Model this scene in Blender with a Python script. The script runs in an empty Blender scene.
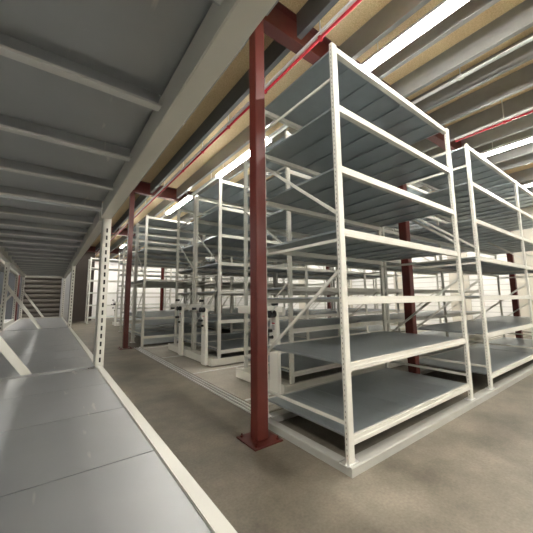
import bpy, bmesh, math, random
from mathutils import Vector, Matrix
random.seed(7)
S = bpy.context.scene
COL = S.collection
PI = math.pi

# ------------------------------------------------------------------ materials
def new_mat(name):
    m = bpy.data.materials.new(name); m.use_nodes = True
    nt = m.node_tree
    return m, nt, nt.nodes['Principled BSDF']

def paint(name, rgb, rough=0.45, metal=0.0, var=0.06, scale=6.0, bump=0.0, spec=0.5):
    """painted or plain surface with faint procedural colour variation"""
    m, nt, b = new_mat(name)
    tc = nt.nodes.new('ShaderNodeTexCoord')
    no = nt.nodes.new('ShaderNodeTexNoise'); no.inputs['Scale'].default_value = scale
    no.inputs['Detail'].default_value = 5
    nt.links.new(tc.outputs['Object'], no.inputs['Vector'])
    mx = nt.nodes.new('ShaderNodeMix'); mx.data_type = 'RGBA'
    lo = [c * (1 - var * 2) for c in rgb] + [1]; hi = [min(1, c * (1 + var)) for c in rgb] + [1]
    mx.inputs[6].default_value = lo; mx.inputs[7].default_value = hi
    nt.links.new(no.outputs['Fac'], mx.inputs[0])
    nt.links.new(mx.outputs[2], b.inputs['Base Color'])
    b.inputs['Roughness'].default_value = rough; b.inputs['Metallic'].default_value = metal
    b.inputs['Specular IOR Level'].default_value = spec
    if bump:
        bp = nt.nodes.new('ShaderNodeBump'); bp.inputs['Strength'].default_value = bump
        bp.inputs['Distance'].default_value = 0.01
        nt.links.new(no.outputs['Fac'], bp.inputs['Height']); nt.links.new(bp.outputs['Normal'], b.inputs['Normal'])
    return m

def steel(name, rgb, rough, metal, scratch=False):
    m, nt, b = new_mat(name)
    tc = nt.nodes.new('ShaderNodeTexCoord')
    no = nt.nodes.new('ShaderNodeTexNoise'); no.inputs['Scale'].default_value = 9; no.inputs['Detail'].default_value = 6
    nt.links.new(tc.outputs['Object'], no.inputs['Vector'])
    mx = nt.nodes.new('ShaderNodeMix'); mx.data_type = 'RGBA'
    mx.inputs[6].default_value = [c * 0.88 for c in rgb] + [1]; mx.inputs[7].default_value = [c * 1.1 for c in rgb] + [1]
    nt.links.new(no.outputs['Fac'], mx.inputs[0])
    mr = nt.nodes.new('ShaderNodeMapRange'); mr.inputs['To Min'].default_value = rough - 0.06; mr.inputs['To Max'].default_value = rough + 0.08
    nt.links.new(no.outputs['Fac'], mr.inputs['Value']); nt.links.new(mr.outputs['Result'], b.inputs['Roughness'])
    b.inputs['Metallic'].default_value = metal
    out = mx.outputs[2]
    if scratch:   # short pale scuffs and a few dark smudges worn into the sheet
        mp = nt.nodes.new('ShaderNodeMapping'); mp.inputs['Rotation'].default_value = (0, 0, 0.5); mp.inputs['Scale'].default_value = (4, 26, 1)
        n2 = nt.nodes.new('ShaderNodeTexNoise'); n2.inputs['Scale'].default_value = 1.0; n2.inputs['Detail'].default_value = 3
        nt.links.new(tc.outputs['Object'], mp.inputs['Vector']); nt.links.new(mp.outputs['Vector'], n2.inputs['Vector'])
        r2 = nt.nodes.new('ShaderNodeValToRGB'); r2.color_ramp.elements[0].position = 0.66; r2.color_ramp.elements[1].position = 0.70
        nt.links.new(n2.outputs['Fac'], r2.inputs['Fac'])
        m2 = nt.nodes.new('ShaderNodeMix'); m2.data_type = 'RGBA'
        nt.links.new(r2.outputs['Color'], m2.inputs[0]); nt.links.new(out, m2.inputs[6]); m2.inputs[7].default_value = (0.55, 0.55, 0.52, 1)
        out = m2.outputs[2]
    nt.links.new(out, b.inputs['Base Color'])
    return m

def concrete(name, a, bcol, rough=0.55):
    m, nt, b = new_mat(name)
    tc = nt.nodes.new('ShaderNodeTexCoord')
    n1 = nt.nodes.new('ShaderNodeTexNoise'); n1.inputs['Scale'].default_value = 1.3; n1.inputs['Detail'].default_value = 10; n1.inputs['Roughness'].default_value = 0.66
    n2 = nt.nodes.new('ShaderNodeTexNoise'); n2.inputs['Scale'].default_value = 60; n2.inputs['Detail'].default_value = 4
    for n in (n1, n2): nt.links.new(tc.outputs['Object'], n.inputs['Vector'])
    r = nt.nodes.new('ShaderNodeValToRGB'); r.color_ramp.elements[0].position = 0.36; r.color_ramp.elements[1].position = 0.66
    r.color_ramp.elements[0].color = (*a, 1); r.color_ramp.elements[1].color = (*bcol, 1)
    nt.links.new(n1.outputs['Fac'], r.inputs['Fac'])
    mx = nt.nodes.new('ShaderNodeMix'); mx.data_type = 'RGBA'; mx.blend_type = 'OVERLAY'; mx.inputs[0].default_value = 0.35
    nt.links.new(r.outputs['Color'], mx.inputs[6]); nt.links.new(n2.outputs['Fac'], mx.inputs[7])
    nt.links.new(mx.outputs[2], b.inputs['Base Color'])
    mr = nt.nodes.new('ShaderNodeMapRange'); mr.inputs['To Min'].default_value = rough - 0.12; mr.inputs['To Max'].default_value = rough + 0.15
    nt.links.new(n1.outputs['Fac'], mr.inputs['Value']); nt.links.new(mr.outputs['Result'], b.inputs['Roughness'])
    bp = nt.nodes.new('ShaderNodeBump'); bp.inputs['Strength'].default_value = 0.15; bp.inputs['Distance'].default_value = 0.004
    nt.links.new(n2.outputs['Fac'], bp.inputs['Height']); nt.links.new(bp.outputs['Normal'], b.inputs['Normal'])
    return m

def banded(name, rgb, dark, pitch, axis=2, rough=0.5, metal=0.0):
    """horizontal corrugation of cladding or a roller shutter: thin grooves every `pitch` metres"""
    m, nt, b = new_mat(name)
    tc = nt.nodes.new('ShaderNodeTexCoord'); sp = nt.nodes.new('ShaderNodeSeparateXYZ')
    nt.links.new(tc.outputs['Object'], sp.inputs[0])
    dv = nt.nodes.new('ShaderNodeMath'); dv.operation = 'DIVIDE'; dv.inputs[1].default_value = pitch
    nt.links.new(sp.outputs[axis], dv.inputs[0])
    fr = nt.nodes.new('ShaderNodeMath'); fr.operation = 'FRACT'; nt.links.new(dv.outputs[0], fr.inputs[0])
    lt = nt.nodes.new('ShaderNodeMath'); lt.operation = 'LESS_THAN'; lt.inputs[1].default_value = 0.14; nt.links.new(fr.outputs[0], lt.inputs[0])
    mx = nt.nodes.new('ShaderNodeMix'); mx.data_type = 'RGBA'; mx.inputs[6].default_value = (*rgb, 1); mx.inputs[7].default_value = (*dark, 1)
    nt.links.new(lt.outputs[0], mx.inputs[0]); nt.links.new(mx.outputs[2], b.inputs['Base Color'])
    b.inputs['Roughness'].default_value = rough; b.inputs['Metallic'].default_value = metal
    return m

def chipboard(name):
    m, nt, b = new_mat(name)
    tc = nt.nodes.new('ShaderNodeTexCoord')
    n1 = nt.nodes.new('ShaderNodeTexNoise'); n1.inputs['Scale'].default_value = 70; n1.inputs['Detail'].default_value = 6
    n2 = nt.nodes.new('ShaderNodeTexNoise'); n2.inputs['Scale'].default_value = 1.2; n2.inputs['Detail'].default_value = 3
    for n in (n1, n2): nt.links.new(tc.outputs['Object'], n.inputs['Vector'])
    r = nt.nodes.new('ShaderNodeValToRGB')
    r.color_ramp.elements[0].position = 0.3; r.color_ramp.elements[1].position = 0.7
    r.color_ramp.elements[0].color = (0.62, 0.45, 0.235, 1); r.color_ramp.elements[1].color = (0.88, 0.69, 0.41, 1)
    nt.links.new(n1.outputs['Fac'], r.inputs['Fac'])
    mx = nt.nodes.new('ShaderNodeMix'); mx.data_type = 'RGBA'; mx.blend_type = 'MULTIPLY'; mx.inputs[0].default_value = 0.25
    nt.links.new(r.outputs['Color'], mx.inputs[6]); nt.links.new(n2.outputs['Fac'], mx.inputs[7])
    nt.links.new(mx.outputs[2], b.inputs['Base Color']); b.inputs['Roughness'].default_value = 0.7
    return m

def emit(name, rgb, strength):
    m = bpy.data.materials.new(name); m.use_nodes = True
    nt = m.node_tree; nt.nodes.clear()
    e = nt.nodes.new('ShaderNodeEmission'); o = nt.nodes.new('ShaderNodeOutputMaterial')
    e.inputs['Color'].default_value = (*rgb, 1); e.inputs['Strength'].default_value = strength
    nt.links.new(e.outputs[0], o.inputs[0])
    return m

CREAM = paint('cream_powder_coat', (0.60, 0.588, 0.525), 0.38, var=0.04)
CREAM_BASE = paint('cream_carriage_paint', (0.70, 0.68, 0.60), 0.5, var=0.05)
CREAM_LIT = paint('lit_cream_paint', (0.80, 0.78, 0.70), 0.4, var=0.03)  # handle cream raised, aisle light put into the colour; carriage cream likewise
SLOT = paint('slot_black', (0.012, 0.011, 0.01), 0.8, var=0)
SLOT_SOFT = paint('slot_shadow_grey', (0.11, 0.10, 0.085), 0.7, var=0)
GALV = steel('galvanised_shelf_sheet', (0.40, 0.44, 0.455), 0.38, 0.8)
GALV_WORN = steel('worn_galvanised_sheet', (0.42, 0.432, 0.437), 0.42, 0.8, scratch=True)
JOIST = steel('galvanised_joist', (0.30, 0.30, 0.29), 0.42, 0.5)
SHADED_JOIST = steel('shaded_joist_steel', (0.11, 0.115, 0.12), 0.5, 0.3)  # darker copy of the joist steel, shade on one joist put into its colour
RIB = paint('pale_zinc_rib', (0.58, 0.58, 0.55), 0.45, 0.1, var=0.05)
ALU = steel('aluminium_strip', (0.72, 0.72, 0.70), 0.35, 0.6)
PLINTH = paint('plinth_paint', (0.36, 0.355, 0.32), 0.45, var=0.08)
RED = paint('red_oxide_paint', (0.088, 0.0125, 0.0075), 0.45, var=0.1, scale=14, bump=0.05)
PIPE_RED = paint('red_pipe_paint', (0.45, 0.012, 0.025), 0.35, var=0.05)
WHITE = paint('white_enamel', (0.82, 0.82, 0.80), 0.4, var=0.02)
BLACK = paint('black_plastic', (0.015, 0.015, 0.016), 0.4, var=0.05)
CHIP = chipboard('chipboard_deck')
FLOOR = concrete('concrete_floor', (0.088, 0.075, 0.054), (0.215, 0.188, 0.143))
SCREED = concrete('pale_screed', (0.32, 0.295, 0.245), (0.44, 0.41, 0.35))
WALL_WHITE = banded('white_cladding', (0.83, 0.82, 0.78), (0.62, 0.61, 0.57), 0.2)
WALL_PLAIN = paint('white_wall_paint', (0.86, 0.85, 0.82), 0.7, var=0.03, scale=1.5)
BEIGE = paint('beige_wall_panel', (0.62, 0.58, 0.49), 0.6, var=0.04, scale=2)
WALL_GREY = paint('grey_wall_paint', (0.13, 0.14, 0.155), 0.6, var=0.06, scale=1.5)
SHUTTER = banded('shutter_slats', (0.10, 0.088, 0.074), (0.03, 0.027, 0.024), 0.26, rough=0.42, metal=0.4)
BROWN = paint('dark_brown_panel', (0.075, 0.057, 0.045), 0.6, var=0.12, scale=1.2)
STICKER = paint('white_sticker', (0.8, 0.78, 0.74), 0.5, var=0.02)
TUBE = emit('fluorescent_tube', (1.0, 0.965, 0.90), 48.0)

# ------------------------------------------------------------------ mesh helper
class MB:
    def __init__(self): self.v = []; self.f = []; self.mi = []
    def quad(self, pts, m=0):
        n = len(self.v); self.v += [tuple(p) for p in pts]; self.f.append(tuple(range(n, n + len(pts)))); self.mi.append(m); return self
    def box(self, x0, x1, y0, y1, z0, z1, m=0):
        n = len(self.v)
        self.v += [(x0,y0,z0),(x1,y0,z0),(x1,y1,z0),(x0,y1,z0),(x0,y0,z1),(x1,y0,z1),(x1,y1,z1),(x0,y1,z1)]
        for q in ((0,3,2,1),(4,5,6,7),(0,1,5,4),(1,2,6,5),(2,3,7,6),(3,0,4,7)):
            self.f.append(tuple(n + i for i in q)); self.mi.append(m)
        return self
    def prism(self, prof, axis, a, b, m=0):
        """profile (u,w) extruded along axis 'x' (u=y,w=z) or 'y' (u=x,w=z) or 'z' (u=x,w=y)"""
        n = len(self.v); k = len(prof)
        def P(u, w, t): return {'x': (t, u, w), 'y': (u, t, w), 'z': (u, w, t)}[axis]
        self.v += [P(u, w, a) for u, w in prof] + [P(u, w, b) for u, w in prof]
        for i in range(k):
            j = (i + 1) % k; self.f.append((n+i, n+j, n+k+j, n+k+i)); self.mi.append(m)
        self.f.append(tuple(n + i for i in reversed(range(k)))); self.f.append(tuple(n + k + i for i in range(k))); self.mi += [m, m]
        return self
    def tube(self, a, b, r, seg=10, m=0, r2=None):
        a = Vector(a); b = Vector(b); d = (b - a).normalized()
        up = Vector((0,0,1)) if abs(d.z) < 0.9 else Vector((1,0,0))
        u = d.cross(up).normalized(); w = d.cross(u); n = len(self.v); r2 = r if r2 is None else r2
        for p, rr in ((a, r), (b, r2)):
            for i in range(seg):
                t = 2*PI*i/seg; self.v.append(tuple(p + (u*math.cos(t) + w*math.sin(t))*rr))
        for i in range(seg):
            j = (i+1) % seg; self.f.append((n+i, n+j, n+seg+j, n+seg+i)); self.mi.append(m)
        self.f.append(tuple(n+i for i in reversed(range(seg)))); self.f.append(tuple(n+seg+i for i in range(seg))); self.mi += [m, m]
        return self
    def bar(self, a, b, w, t, m=0):
        """flat bar from a to b lying in a plane x = const: width w in plane, thickness t along x"""
        a = Vector(a); b = Vector(b); d = (b - a).normalized(); s = Vector((1,0,0)); u = d.cross(s).normalized()
        n = len(self.v)
        for p in (a, b):
            for su, sx in ((-1,-1),(1,-1),(1,1),(-1,1)): self.v.append(tuple(p + u*su*w/2 + s*sx*t/2))
        for q in ((0,1,2,3),(7,6,5,4),(0,4,5,1),(1,5,6,2),(2,6,7,3),(3,7,4,0)):
            self.f.append(tuple(n+i for i in q)); self.mi.append(m)
        return self
    def mesh(self, name, mats, bevel=0.0, smooth=False):
        me = bpy.data.meshes.new(name); me.from_pydata(self.v, [], self.f)
        for mt in (mats if isinstance(mats, (list, tuple)) else [mats]): me.materials.append(mt)
        for p, i in zip(me.polygons, self.mi): p.material_index = i
        bm = bmesh.new(); bm.from_mesh(me); bmesh.ops.recalc_face_normals(bm, faces=bm.faces)
        if bevel:
            es = [e for e in bm.edges if len(e.link_faces) == 2 and e.calc_face_angle(0) > 0.6]
            bmesh.ops.bevel(bm, geom=es, offset=bevel, segments=2, affect='EDGES', clamp_overlap=True)
        bm.to_mesh(me); bm.free()
        if smooth:
            for p in me.polygons: p.use_smooth = True
        return me

def put(name, me, parent=None, loc=(0,0,0)):
    o = bpy.data.objects.new(name, me); COL.objects.link(o); o.location = loc
    if parent is not None: o.parent = parent
    return o
def tag(o, label, cat, group=None):
    o['label'] = label; o['category'] = cat
    if group: o['group'] = group
    return o
def thing(name, label, cat, loc=(0,0,0), rz=0.0, group=None):
    o = bpy.data.objects.new(name, None); COL.objects.link(o); o.empty_display_size = 0.1
    o.location = loc; o.rotation_euler = (0,0,rz); return tag(o, label, cat, group)
def struct(name, me, loc=(0,0,0)):
    o = put(name, me, None, loc); o['kind'] = 'structure'; return o
MESHES = {}
def cached(key, fn):
    if key not in MESHES: MESHES[key] = fn()
    return MESHES[key]

# ------------------------------------------------------------------ racking parts
PW, PD = 0.063, 0.034          # upright section
def upright_mesh(h, fine):
    """perforated upright: slots on both end faces, small holes on the aisle face"""
    def f():
        W = PW + (0.024 if fine else 0); b = MB(); b.box(0, W, 0, PD, 0, h)
        me0 = b.mesh('u', CREAM, bevel=0.004)
        bm = bmesh.new(); bm.from_mesh(me0)
        def q(pts, mi):
            fc = bm.faces.new([bm.verts.new(p) for p in pts]); fc.material_index = mi
        e = 0.0006; z = 0.05; k = 0
        hw, hh = (0.0038, 0.021) if fine else (0.0028, 0.014)
        while z < h - (0.13 if fine else 0.03):
            for x in (-e, W + e):          # one row of slots on each end face
                q([(x,PD*.5-hw,z),(x,PD*.5+hw,z),(x,PD*.5+hw,z+hh),(x,PD*.5-hw,z+hh)], 1)
            if fine and k % 2 == 0:         # small bolt holes on the broad faces
                for y in (-e, PD + e):
                    q([(PW*.5-0.003,y,z),(PW*.5+0.003,y,z),(PW*.5+0.003,y,z+0.006),(PW*.5-0.003,y,z+0.006)], 2)
            z += 0.036; k += 1
        me = bpy.data.meshes.new('upright'); bm.to_mesh(me); bm.free()
        me.materials.append(CREAM); me.materials.append(SLOT if fine else SLOT_SOFT); me.materials.append(SLOT_SOFT)
        return me
    return cached(('up', h, fine), f)
def beam_mesh(L, hgt):
    """step beam: outer lip to full height, inner ledge the shelf sheets lie on (front at y=0)"""
    def f():
        b = MB()
        b.prism([(0,0),(0.044,0),(0.044,hgt-0.022),(0.030,hgt-0.022),(0.030,hgt),(0.004,hgt),(0.004,hgt*0.52),(0,hgt*0.48)], 'x', 0, L)
        return b.mesh('beam', CREAM, bevel=0.0018)
    return cached(('beam', round(L,3), hgt), f)
def shelf_mesh(L, D, n, mat, ribw=0.012, ribd=0.016, inset=0.0, rib=None):
    """n steel sheets laid side by side with fine joints, each folded down into ribs at the joints"""
    def f():
        b = MB(); w = L / n; g = 0.0016
        for i in range(n):
            x0, x1 = i*w + g, (i+1)*w - g
            b.box(x0, x1, 0, D, -0.004, 0)
            if inset: b.box(x0 + 0.004, x1 - ribw - 0.030, inset, D-inset, -0.022, -0.0041)
            ya, yb = 0.030 - (0.012 if inset else 0), D - 0.030 + (0.012 if inset else 0); r_ = 1 if rib else 0
            if i == 0: b.box(x0, x0 + 0.003, ya, yb, -ribd, -0.0041)
            b.box(x1 - 0.003, x1, ya, yb, -ribd, -0.0041)                       # folded web at the joint
            b.box(x1 - ribw, x1 - 0.0031, ya, yb, -ribd, -ribd + 0.0025, r_)    # return lip
            b.box(x1 - ribw, x1 - ribw + 0.0025, ya, yb, -ribd + 0.0026, -ribd + 0.006, r_)
        return b.mesh('shelf', [mat, rib or mat])
    return cached(('shelf', round(L,3), round(D,3), n, mat.name, ribd, inset), f)
def foot_mesh():
    def f():
        b = MB(); b.box(-0.03, PW+0.03, -0.006, PD+0.03, 0, 0.006)
        b.tube((-0.017,PD*.5,0.006),(-0.017,PD*.5,0.016),0.008,6).tube((PW+0.017,PD*.5,0.006),(PW+0.017,PD*.5,0.016),0.008,6)
        return b.mesh('foot_plate', ALU)
    return cached(('foot',), f)

def rack(root, bays, pitch, depth, levels, top, z0=0.0, beam_h=0.06, n=7, mat=None, feet=True, fine=False,
         frames=None, skip=(), bar=0.026, kick=False, sdx=0.0395):
    """one boltless longspan rack. local x along its length, y into its depth; z0 is where the uprights stand"""
    mat = mat or GALV
    up = upright_mesh(round(top - z0, 3), fine); L = pitch - PW
    frames = frames or [('h',0.32),('d',1.41,0.64),('h',1.635),('d',1.84,2.60),('h',2.975)]
    for i in range(bays + 1):
        x = i*pitch
        for y in (0, depth - PD):
            u = put('upright', up, root, (x, y, z0))
            if feet: put('foot_plate', foot_mesh(), u, (0,0,0))
        for fr in frames:
            za, zb = (fr[1], fr[1]) if fr[0] == 'h' else (fr[1], fr[2])
            me = cached(('brace', depth, za, zb, bar), lambda: MB().bar((0,PD*0.75,za),(0,depth-PD*0.75,zb),bar,0.016).mesh('brace', CREAM, bevel=0.003))
            put('brace', me, root, (x + 0.018, 0, 0))
    for i in range(bays):
        for j, z in enumerate(levels):
            if (i, j) in skip: continue
            x = i*pitch
            put('shelf', shelf_mesh(pitch - 0.045, depth - 0.064, n, mat), root, (x + sdx, 0.032, z - 0.003))
            put('beam', beam_mesh(L, beam_h), root, (x + PW, 0.003, z - beam_h))
            bb = put('beam', beam_mesh(L, beam_h), root, (x + PW + L, depth - 0.003, z - beam_h)); bb.rotation_euler = (0,0,PI)
            if kick and j < 2:
                put('kick_panel', cached(('kick', L), lambda: MB().box(0, L, 0, 0.012, 0, 0.14).mesh('kick_panel', GALV)), root, (x + PW, 0.006, z - beam_h - 0.143))
    return root

# ------------------------------------------------------------------ the building
XL, XR, YB, YF, ZC = -3.4, 13.2, -4.2, 24.6, 4.36
struct('floor', MB().box(XL, XR, YB, YF, -0.15, 0).mesh('floor', FLOOR))
struct('wall_left', MB().box(XL-0.2, XL, YB, YF, 0, ZC).mesh('wall_left', WALL_GREY))
struct('wall_back', MB().box(XL-0.2, XR+0.2, YB-0.2, YB, 0, ZC).mesh('wall_back', WALL_PLAIN))
struct('wall_right', MB().box(XR, XR+0.2, YB, YF, 0, ZC).mesh('wall_right', WALL_WHITE))
struct('wall_front', MB().box(XL-0.2, XR+0.2, YF, YF+0.2, 0, ZC).mesh('wall_front', WALL_PLAIN))
# dark cross wall at the end of the left aisle, with the shutter and the brown panel in front of it
struct('wall_partition', MB().box(XL, 2.10, 20.3, 20.5, 0, ZC).mesh('wall_partition', WALL_GREY))
sh = MB()
for k in range(16): sh.prism([(20.27,k*0.26),(20.22,k*0.26+0.03),(20.20,k*0.26+0.13),(20.22,k*0.26+0.235),(20.27,k*0.26+0.26)], 'x', -1.15, 0.50)
sh.box(-1.15, 0.50, 20.27, 20.295, 0, 4.35)
struct('door_1', sh.mesh('door_1', SHUTTER))
struct('trim_1', MB().box(0.52, 0.92, 20.20, 20.295, 0, 4.35).mesh('trim_1', steel('pale_shutter_guide', (0.45,0.45,0.45), 0.4, 0.3)))
struct('door_2', MB().box(0.98, 2.08, 20.16, 20.295, 0, 4.34).mesh('door_2', BROWN, bevel=0.01))
# beige panels between stretches of white cladding on the right-hand wall
for k, (y0, y1) in enumerate(((0.2,0.9),(2.5,3.1),(4.5,5.2),(7.0,7.6),(10.0,10.7),(13.5,14.2))):
    struct('trim_%d' % (k+2), MB().box(XR-0.04, XR-0.002, y0, y1, 0.0, 4.0).mesh('trim', BEIGE, bevel=0.005))

ceil = struct('ceiling', MB().box(XL, XR, YB, YF, ZC, ZC+0.04).mesh('ceiling', CHIP))
BEAM_Y = (2.19, 8.07, 13.95, 19.83)
def joist_mesh(L, mat):
    def f():   # lipped C channel open to +x, running along y
        b = MB(); t = 0.004
        b.prism([(0,0),(0.062,0),(0.062,0.018),(0.058,0.018),(0.058,t),(t,t),(t,0.286),(0.058,0.286),(0.058,0.272),(0.062,0.272),(0.062,0.29),(0,0.29)], 'y', 0, L)
        return b.mesh('joist', mat)
    return cached(('joist', round(L,3), mat.name), f)
spans = [(YB, 2.12), (2.26, 8.00), (8.14, 13.88), (14.02, 19.76), (19.90, YF)]
JX = [-3.0,-2.4,-1.8,-1.2,-0.6,0.0,0.5,1.05,1.60,2.09,2.84,3.41,4.05,4.65,5.28,5.98,6.66,7.28,7.86,8.48,9.75,10.4,11.0,11.6,12.2,12.8]
for x in JX:
    for a, b in spans:
        put('joist', joist_mesh(b - a, SHADED_JOIST if x == 2.09 else JOIST), ceil, (x*0.973 if x > 0 else x, a, ZC - 0.2905))

# red steel frame
ORD = ['nearest', 'second', 'third', 'farthest']
def h_beam(L):
    def f():
        b = MB(); b.box(0, L, -0.065, 0.065, 0, 0.014).box(0, L, -0.005, 0.005, 0.0141, 0.3239).box(0, L, -0.065, 0.065, 0.324, 0.338)
        return b.mesh('steel_beam', RED)
    return cached(('hb', L), f)
for k, y in enumerate(BEAM_Y):
    o = put('steel_beam', h_beam(round(XR - XL - 0.1, 3)), None, (XL + 0.05, y, 4.02))
    tag(o, 'red steel cross beam under the chipboard ceiling, %s of the beams running left to right' % ORD[k], 'beam')
def column(x, y, label, plate=0.29):
    t = thing('steel_column', label, 'column', (x, y, 0))
    w = 0.056
    put('post', cached(('colpost',), lambda: MB().box(-w, w, -w, w, 0.0125, 4.018).mesh('post', RED, bevel=0.006)), t)
    b = MB(); p = plate/2; b.box(-p, p, -p, p, 0, 0.012)
    pl = put('base_plate', cached(('colplate',), lambda: b.mesh('base_plate', RED, bevel=0.002)), t)
    for sx in (-1, 1):
        for sy in (-1, 1):
            put('bolt', cached(('bolt',), lambda: MB().tube((0,0,0),(0,0,0.016),0.013,6).tube((0,0,0.016),(0,0,0.03),0.007,8).mesh('bolt', RED)), pl, (sx*0.11, sy*0.11, 0.0121))
column(1.535, 2.19, 'nearest red steel column, full height, bolted to the floor beside the near rack corner')
column(1.60, 8.07, 'second red column along the aisle, standing at the far end of the rolling racks')
column(4.17, 2.19, 'dark red column in the gap between the two near fixed racks')
column(9.12, 2.19, 'red column seen through the right-hand fixed rack, near the right edge')
column(4.20, 8.07, 'red column half hidden behind the second rolling rack uprights')
column(9.12, 8.07, 'thin distant red column seen through the middle of the near rack')
column(4.25, 13.95, 'distant red column seen between the far rack uprights left of the crank handles')
column(-0.97, 13.95, 'sliver of red column behind the left rack uprights')

# services under the ceiling
def pipe_run(x, z, y0, y1, lab, clips):
    t = thing('fire_pipe', lab, 'pipe', (x, y0, z))
    put('pipe', MB().tube((0,0,0),(0,y1-y0,0),0.017,12).mesh('pipe', PIPE_RED, smooth=True), t)
    put('trunking', MB().prism([(-0.034,0.018),(0.034,0.018),(0.034,0.05),(0.030,0.05),(0.030,0.022),(-0.030,0.022),(-0.030,0.05),(-0.034,0.05)], 'y', 0, y1-y0).mesh('trunking', WHITE), t)
    hr = cached(('rod2',), lambda: MB().box(-0.006,0.006,-0.006,0.006,0.0221,0.404).mesh('hanger', ALU))
    for c in clips: put('hanger', hr, t, (0.0, c - y0, 0))
    cl = cached(('clip',), lambda: MB().box(-0.026,0.026,-0.018,0.018,-0.022,0.0175).mesh('clip', PIPE_RED, bevel=0.004))
    for c in clips: put('clip', cl, t, (0, c - y0, 0))
pipe_run(2.165, 3.955, -3.8, 24.0, 'thin red pipe with white trunking running along the ceiling beside the nearest column', [1.1,1.9,2.9,3.9,4.9,5.9,7.2,9,11,13,16])
pipe_run(5.70, 3.955, -3.8, 1.95, 'red pipe with white trunking under the ceiling at upper right', [-1.0, 0.2, 1.25])
t = thing('cable_conduit', 'slim twin steel conduit under the joists above the near rack', 'conduit', (4.17, -3.9, 4.05))
for dx in (-0.016, 0.016): put('pipe', MB().tube((dx,0,0),(dx,5.98,0),0.014,8).mesh('pipe', ALU, smooth=True), t)
for c in (1.6, 3.2, 4.35, 5.2): put('hanger', MB().box(-0.005,0.005,c-0.006,c+0.006,0.0181,0.309).mesh('hanger', ALU), t)
for c in (1.6, 3.2, 4.35, 5.2): put('coupling', MB().box(-0.036,0.036,c-0.03,c+0.03,-0.018,0.018).mesh('coupling', ALU, bevel=0.004), t)

# fluorescent battens
def batten_parts(L):
    hb = cached(('hous', L), lambda: MB().prism([(-0.055,0.075),(-0.085,0.016),(-0.081,0.014),(-0.050,0.030),(0.050,0.030),(0.081,0.014),(0.085,0.016),(0.055,0.075)], 'y', 0, L).mesh('housing', WHITE, bevel=0.004))
    tb = cached(('tube', L), lambda: MB().prism([(-0.030,0.0295),(-0.030,0.002),(-0.020,-0.014),(0.020,-0.014),(0.030,0.002),(0.030,0.0295)], 'y', 0.015, L-0.015).mesh('diffuser', TUBE))
    return hb, tb
def light(x, y0, y1, label):
    t = thing('tube_light', label, 'light', (x, y0, 3.945))
    hb, tb = batten_parts(round(y1-y0, 2)); put('housing', hb, t); put('diffuser', tb, t)
    rod = cached(('rod',), lambda: MB().tube((0,0,0.0751),(0,0,0.414),0.006,6).mesh('hanger', ALU))
    for k in (0.25, y1-y0-0.25): put('hanger', rod, t, (0,k,0))
ROW_Y = [(-3.7,-1.8), (0.02,1.95), (3.84,5.76), (7.38,9.30), (11.2,13.12), (15.0,16.92), (21.8,23.7)]
ROW_N = ['behind the camera', 'over the near fixed rack', 'above the second rolling rack uprights', 'left of the second rack row tops',
         'beyond the second red column', 'in the distance past the third beam', 'farthest down the hall']
for a, b in ROW_Y: 
    i = ROW_Y.index((a,b)); light(2.93, a, b, 'lit fluorescent tube in the aisle-side row, %s' % ROW_N[i])
    light(6.76, a, b, 'lit fluorescent tube in the middle row over the rack bays, %s' % ['behind the camera','over the right fixed rack','third in its row','fourth in its row','fifth in its row','small, far off between uprights','last in its row'][i])
for i, (a, b) in enumerate(((0.0,1.9),(3.84,5.76),(7.38,9.30),(11.2,13.1),(15.0,16.9))):
    light(9.6, a, b, 'lit fluorescent tube by the right wall, %s from the front' % ['first','second','third','fourth','fifth'][i])
for i, (a, b) in enumerate(((-3.6,-1.7),(0.0,1.9),(11.2,13.1),(15.0,16.9))):
    light(-1.5, a, b, 'lit fluorescent tube beyond the left rack, %s down that side' % ['first','second','third','fourth'][i])
light(0.7, -3.7, -1.8, 'added fill tube light, unseen behind the camera, over the aisle')  # unseen fill tube, added to brighten the left deck and rack fronts
for i in range(1, 5):
    a = ROW_Y[i][1] + 0.04; b = ROW_Y[i+1][0] - 0.04
    tag(put('light_trunking', MB().box(-0.025,0.025,0,b-a,0,0.05).box(-0.006,0.006,0.3,0.312,0.0501,0.404).mesh('light_trunking', WHITE), None, (2.93, a, 3.955)),
        'white trunking joining two tube lights of the aisle-side row, %s of its kind' % ['first','second','third','fourth'][i-1], 'trunking')

# ------------------------------------------------------------------ fixed racks on the plinth (near row)
PZ = 0.06
LV = [0.233, 0.730, 1.208, 1.726, 2.234, 2.753, 3.270]
A = thing('shelving_rack', 'near fixed rack of one bay with seven empty galvanised shelves at centre right', 'shelving', (1.730, 1.40, 0))
rack(A, 1, 2.12, 1.03, LV, 3.28, z0=PZ)
B = thing('shelving_rack', 'second fixed rack running off the right edge of the picture, behind the red column gap', 'shelving', (4.480, 1.40, 0))
rack(B, 2, 2.182, 1.03, LV, 3.28, z0=PZ)
t = thing('plinth_frame', 'low pale steel plinth frame on the floor under the near fixed racks', 'plinth', (0,0,0))
put('front_rail', MB().prism([(1.37,0),(1.475,0),(1.475,0.055),(1.470,PZ),(1.375,PZ),(1.37,0.055)], 'x', 1.7156, 9.1).mesh('front_rail', PLINTH), t)
put('back_rail', MB().box(1.80, 9.1, 2.37, 2.475, 0, PZ).mesh('back_rail', PLINTH), t)
put('side_rail', MB().prism([(1.7156,0),(1.797,0),(1.797,0.055),(1.792,PZ),(1.7206,PZ),(1.7156,0.055)], 'y', 1.4755, 2.475).mesh('side_rail', PLINTH), t)
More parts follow.
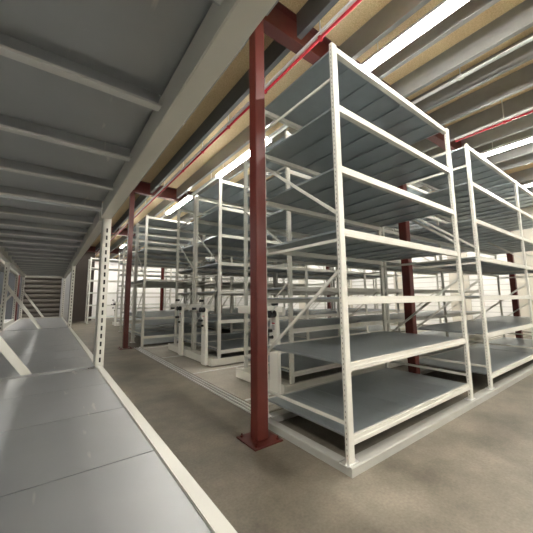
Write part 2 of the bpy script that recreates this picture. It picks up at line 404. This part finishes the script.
# raised pale floor of the rolling racks with its aluminium edge strips
struct('floor_track', MB().box(1.93, 12.6, 2.62, 7.95, 0.0, 0.012).mesh('floor_track', SCREED))
t = thing('edge_strip', 'three parallel aluminium edge strips along the floor in front of the rolling racks', 'floor rail', (0,0,0))
for x in (1.785, 1.835, 1.888):
    put('strip', MB().box(x, x+0.022, 2.49, 7.95, 0.0, 0.016).mesh('strip', ALU, bevel=0.003), t)
for k, y in enumerate((3.05, 4.6, 6.2, 7.7)):
    tag(put('floor_rail', MB().box(1.94, 12.5, y-0.02, y+0.02, 0.0121, 0.018).mesh('floor_rail', ALU), None),
        'steel guide rail let into the pale floor, %s from the near fixed rack' % ['first','second','third','fourth'][k], 'floor rail')

# ------------------------------------------------------------------ rolling racks with crank handles
MLV = [0.285, 0.815, 1.345, 1.875, 2.405, 2.935, 3.465]
def rolling(x0, y0, depth, bays, label, col_y, bar, knob_off, pitch=2.2):
    t = thing('rolling_rack', label, 'mobile shelving', (x0, y0, 0))
    # carriage: painted frame on wheels
    Lc = bays*pitch + PW + 0.30
    c = MB()
    c.box(-0.13, -0.10, -0.02, depth+0.02, 0.035, 0.165)                       # end plate
    c.box(-0.0999, Lc-0.17, -0.02, 0.03, 0.035, 0.150).box(-0.0999, Lc-0.17, depth-0.03, depth+0.02, 0.035, 0.150)
    c.box(Lc-0.1699, Lc-0.14, -0.02, depth+0.02, 0.035, 0.165)
    for i in range(bays+1): c.box(i*pitch-0.03, i*pitch+0.09, 0.0301, depth-0.0301, 0.10, 0.150)
    c.box(-0.0999, -0.0301, 0.0301, depth-0.0301, 0.140, 0.150)
    car = put('carriage', c.mesh('carriage', CREAM_BASE, bevel=0.003), t)
    wh = cached(('wheel',), lambda: MB().tube((0,-0.018,0.0585),(0,0.018,0.0585),0.040,14).mesh('wheel', BLACK))
    for xx in (0.1, bays*pitch - 0.05):
        for yy in (0.09, depth - 0.09): put('wheel', wh, car, (xx, yy, 0))
    rack(t, bays, pitch, depth, MLV, 3.48, z0=0.151, n=7, feet=False, bar=0.022)
    # crank handle stand on the end plate
    cy = col_y - y0
    hc = MB(); hc.prism([(cy-0.085,0.036),(cy+0.085,0.036),(cy+0.085,0.66),(cy+0.060,1.0),(cy+0.030,1.035),(cy-0.030,1.035),(cy-0.060,1.0),(cy-0.085,0.66)], 'x', -0.185, -0.131)
    h = put('handle_column', hc.mesh('handle_column', CREAM_LIT, bevel=0.006), t)
    put('seam_band', MB().box(-0.188, -0.1851, cy-0.087, cy+0.087, 0.635, 0.655).mesh('seam_band', CREAM_BASE), h)
    s = MB(); s.box(-0.1872, -0.1852, cy-0.045, cy+0.045, 0.80, 0.905)
    for k in range(5): s.box(-0.1880, -0.18725, cy-0.035, cy+0.035-0.012*(k%3), 0.812+0.013*k, 0.817+0.013*k, 1)
    s.box(-0.1880, -0.18725, cy-0.040, cy+0.040, 0.882, 0.898, 2)
    put('sticker', s.mesh('sticker', [STICKER, BLACK, PIPE_RED]), h)
    k1 = MB().tube((-0.186,cy+0.01,0.72),(-0.225,cy+0.01,0.72),0.022,12,0,0.017); put('lock_knob', k1.mesh('lock_knob', BLACK, smooth=False), h)
    b0, b1 = bar[0]-y0, bar[1]-y0
    put('cross_bar', MB().box(-0.072, -0.012, b0, b1, 0.975, 1.090).mesh('cross_bar', CREAM_LIT, bevel=0.006), t)
    put('bar_bracket', MB().box(-0.1305, -0.0725, cy-0.05, cy+0.05, 0.98, 1.025).mesh('bar_bracket', CREAM), t)
    # three-armed crank
    cy -= 0.035
    cr = MB(); cr.tube((-0.186,cy,1.005),(-0.275,cy,1.005),0.045,16); 
    crank = put('crank', cr.mesh('crank', BLACK), t)
    for a in (100, 220, 340):
        a = math.radians(a + knob_off); ey, ez = math.cos(a)*0.20, math.sin(a)*0.20
        put('arm', MB().tube((-0.245,cy,1.005),(-0.265,cy+ey,1.005+ez),0.008,8).mesh('arm', ALU, smooth=True), crank)
        put('grip', MB().tube((-0.260,cy+ey,1.005+ez),(-0.335,cy+ey,1.005+ez),0.019,12,0,0.024).mesh('grip', BLACK), crank)
    return t
rolling(2.47, 2.84, 1.09, 3, 'rolling rack with crank handle directly behind the nearest red column', 2.95, (2.905, 3.985), 40)
rolling(2.47, 4.79, 1.12, 3, 'middle rolling rack, its white cross bar and crank left of the nearest red column', 5.00, (4.94, 5.985), 25)
rolling(2.47, 5.97, 1.08, 3, 'leftmost of the three near rolling racks, with crank handle and low carriage', 6.17, (6.10, 7.165), 20)

# ------------------------------------------------------------------ racks beyond
DLV = [0.262, 0.74, 1.73, 2.58, 3.42]
D = thing('shelving_rack', 'far fixed rack just right of the second red column, with deep lower fascias', 'shelving', (1.95, 7.98, 0))
rack(D, 1, 2.12, 1.03, DLV, 3.44, z0=0.0, kick=True)
D3 = thing('shelving_rack', 'far fixed rack back to back with the fascia rack, right of the second red column', 'shelving', (1.95, 9.07, 0))
rack(D3, 1, 2.12, 1.03, DLV, 3.44, z0=0.0)
D4 = thing('shelving_rack', 'far fixed rack back to back with the row behind the rolling racks', 'shelving', (4.55, 9.07, 0))
rack(D4, 2, 2.12, 1.03, DLV, 3.44, z0=0.0)
D2 = thing('shelving_rack', 'far fixed rack continuing the row behind the rolling racks', 'shelving', (4.55, 7.98, 0))
rack(D2, 2, 2.12, 1.03, DLV, 3.44, z0=0.0, kick=True)
rolling(2.62, 14.55, 1.09, 3, 'distant rolling rack with crank handle in front of the bright white wall', 14.75, (14.7, 15.7), 15)
E_ = thing('shelving_rack', 'tall white rack end frame beside the dark brown panel', 'shelving', (1.62, 17.6, 0))
rack(E_, 3, 2.12, 1.03, [0.3,0.95,1.6,2.25,2.9,3.4], 3.44)

for k, y in enumerate((10.25, 11.45)):
    rack(thing('shelving_rack', ['far fixed rack two rows behind the fascia rack','farthest rack of the block right of the second red column'][k], 'shelving', (2.25, y, 0)), 3, 2.12, 1.03, DLV, 3.44, z0=0.0)
# ------------------------------------------------------------------ the left rack the picture is taken from
Lr = thing('shelving_rack', 'long left rack with grey steel deck in the foreground and steel deck overhead', 'shelving', (0.2245, -0.86, 0), PI/2)
rack(Lr, 3, 2.44, 0.62, [0.90], 1.668, z0=0.0, n=8, mat=GALV_WORN, fine=True, sdx=0.008, frames=[('h',0.25),('d',0.52,1.36)], bar=0.03)
for i in range(3):
    x = i*2.44
    put('shelf', shelf_mesh(2.44 - 0.03, 0.62 - 0.064, 8, GALV_WORN, ribw=0.024, ribd=0.046, inset=0.045, rib=RIB), Lr, (x + 0.0, 0.032, 1.672))
    put('beam', beam_mesh(2.44 - PW, 0.09), Lr, (x + PW, 0.003, 1.595))
    b = put('beam', beam_mesh(2.44 - PW, 0.09), Lr, (x + 2.44, 0.62 - 0.003, 1.595)); b.rotation_euler = (0,0,PI)
for z in (0.875, 1.60):
    put('end_rail', MB().box(7.38-0.0, 7.38+0.03-0.0, PD, 0.62-PD, 0, 0.035).mesh('end_rail', CREAM, bevel=0.003), Lr, (-0.03, 0, z))

Ln = thing('shelving_rack', 'rack standing back to back behind the left rack, its crossed brace showing', 'shelving', (-0.45, -0.86, 0), PI/2)
rack(Ln, 3, 2.44, 0.62, [0.90, 1.685], 1.70, z0=0.0, n=8, mat=GALV_WORN, fine=True, frames=[('h',0.25),('d',1.36,0.52)], bar=0.03)
# ------------------------------------------------------------------ world, camera, view
w = bpy.data.worlds.new('world'); S.world = w; w.use_nodes = True
w.node_tree.nodes['Background'].inputs['Color'].default_value = (0.02, 0.02, 0.02, 1)
cam = bpy.data.cameras.new('camera'); co = bpy.data.objects.new('camera', cam); COL.objects.link(co)
f, p, yw, ro, cx, cy = 292.48, 0.1235, 0.6305, -0.0098, 263.79, 262.02
fwd = Vector((math.sin(yw)*math.cos(p), math.cos(yw)*math.cos(p), math.sin(p)))
right = Vector((math.cos(yw), -math.sin(yw), 0)); up = right.cross(fwd)
r2 = right*math.cos(ro) + up*math.sin(ro); u2 = -right*math.sin(ro) + up*math.cos(ro)
co.matrix_world = Matrix(((r2.x,u2.x,-fwd.x,0),(r2.y,u2.y,-fwd.y,0),(r2.z,u2.z,-fwd.z,1.2),(0,0,0,1)))
cam.sensor_width = 36; cam.lens = f/533*36; cam.shift_x = (266.5-cx)/533; cam.shift_y = (cy-266.5)/533
cam.clip_start = 0.02; cam.clip_end = 100
S.camera = co
S.view_settings.view_transform = 'Standard'; S.view_settings.look = 'None'; S.view_settings.gamma = 1
S.view_settings.use_curve_mapping = False; S.view_settings.exposure = 2.2
S.cycles.diffuse_bounces = 6; S.cycles.max_bounces = 10
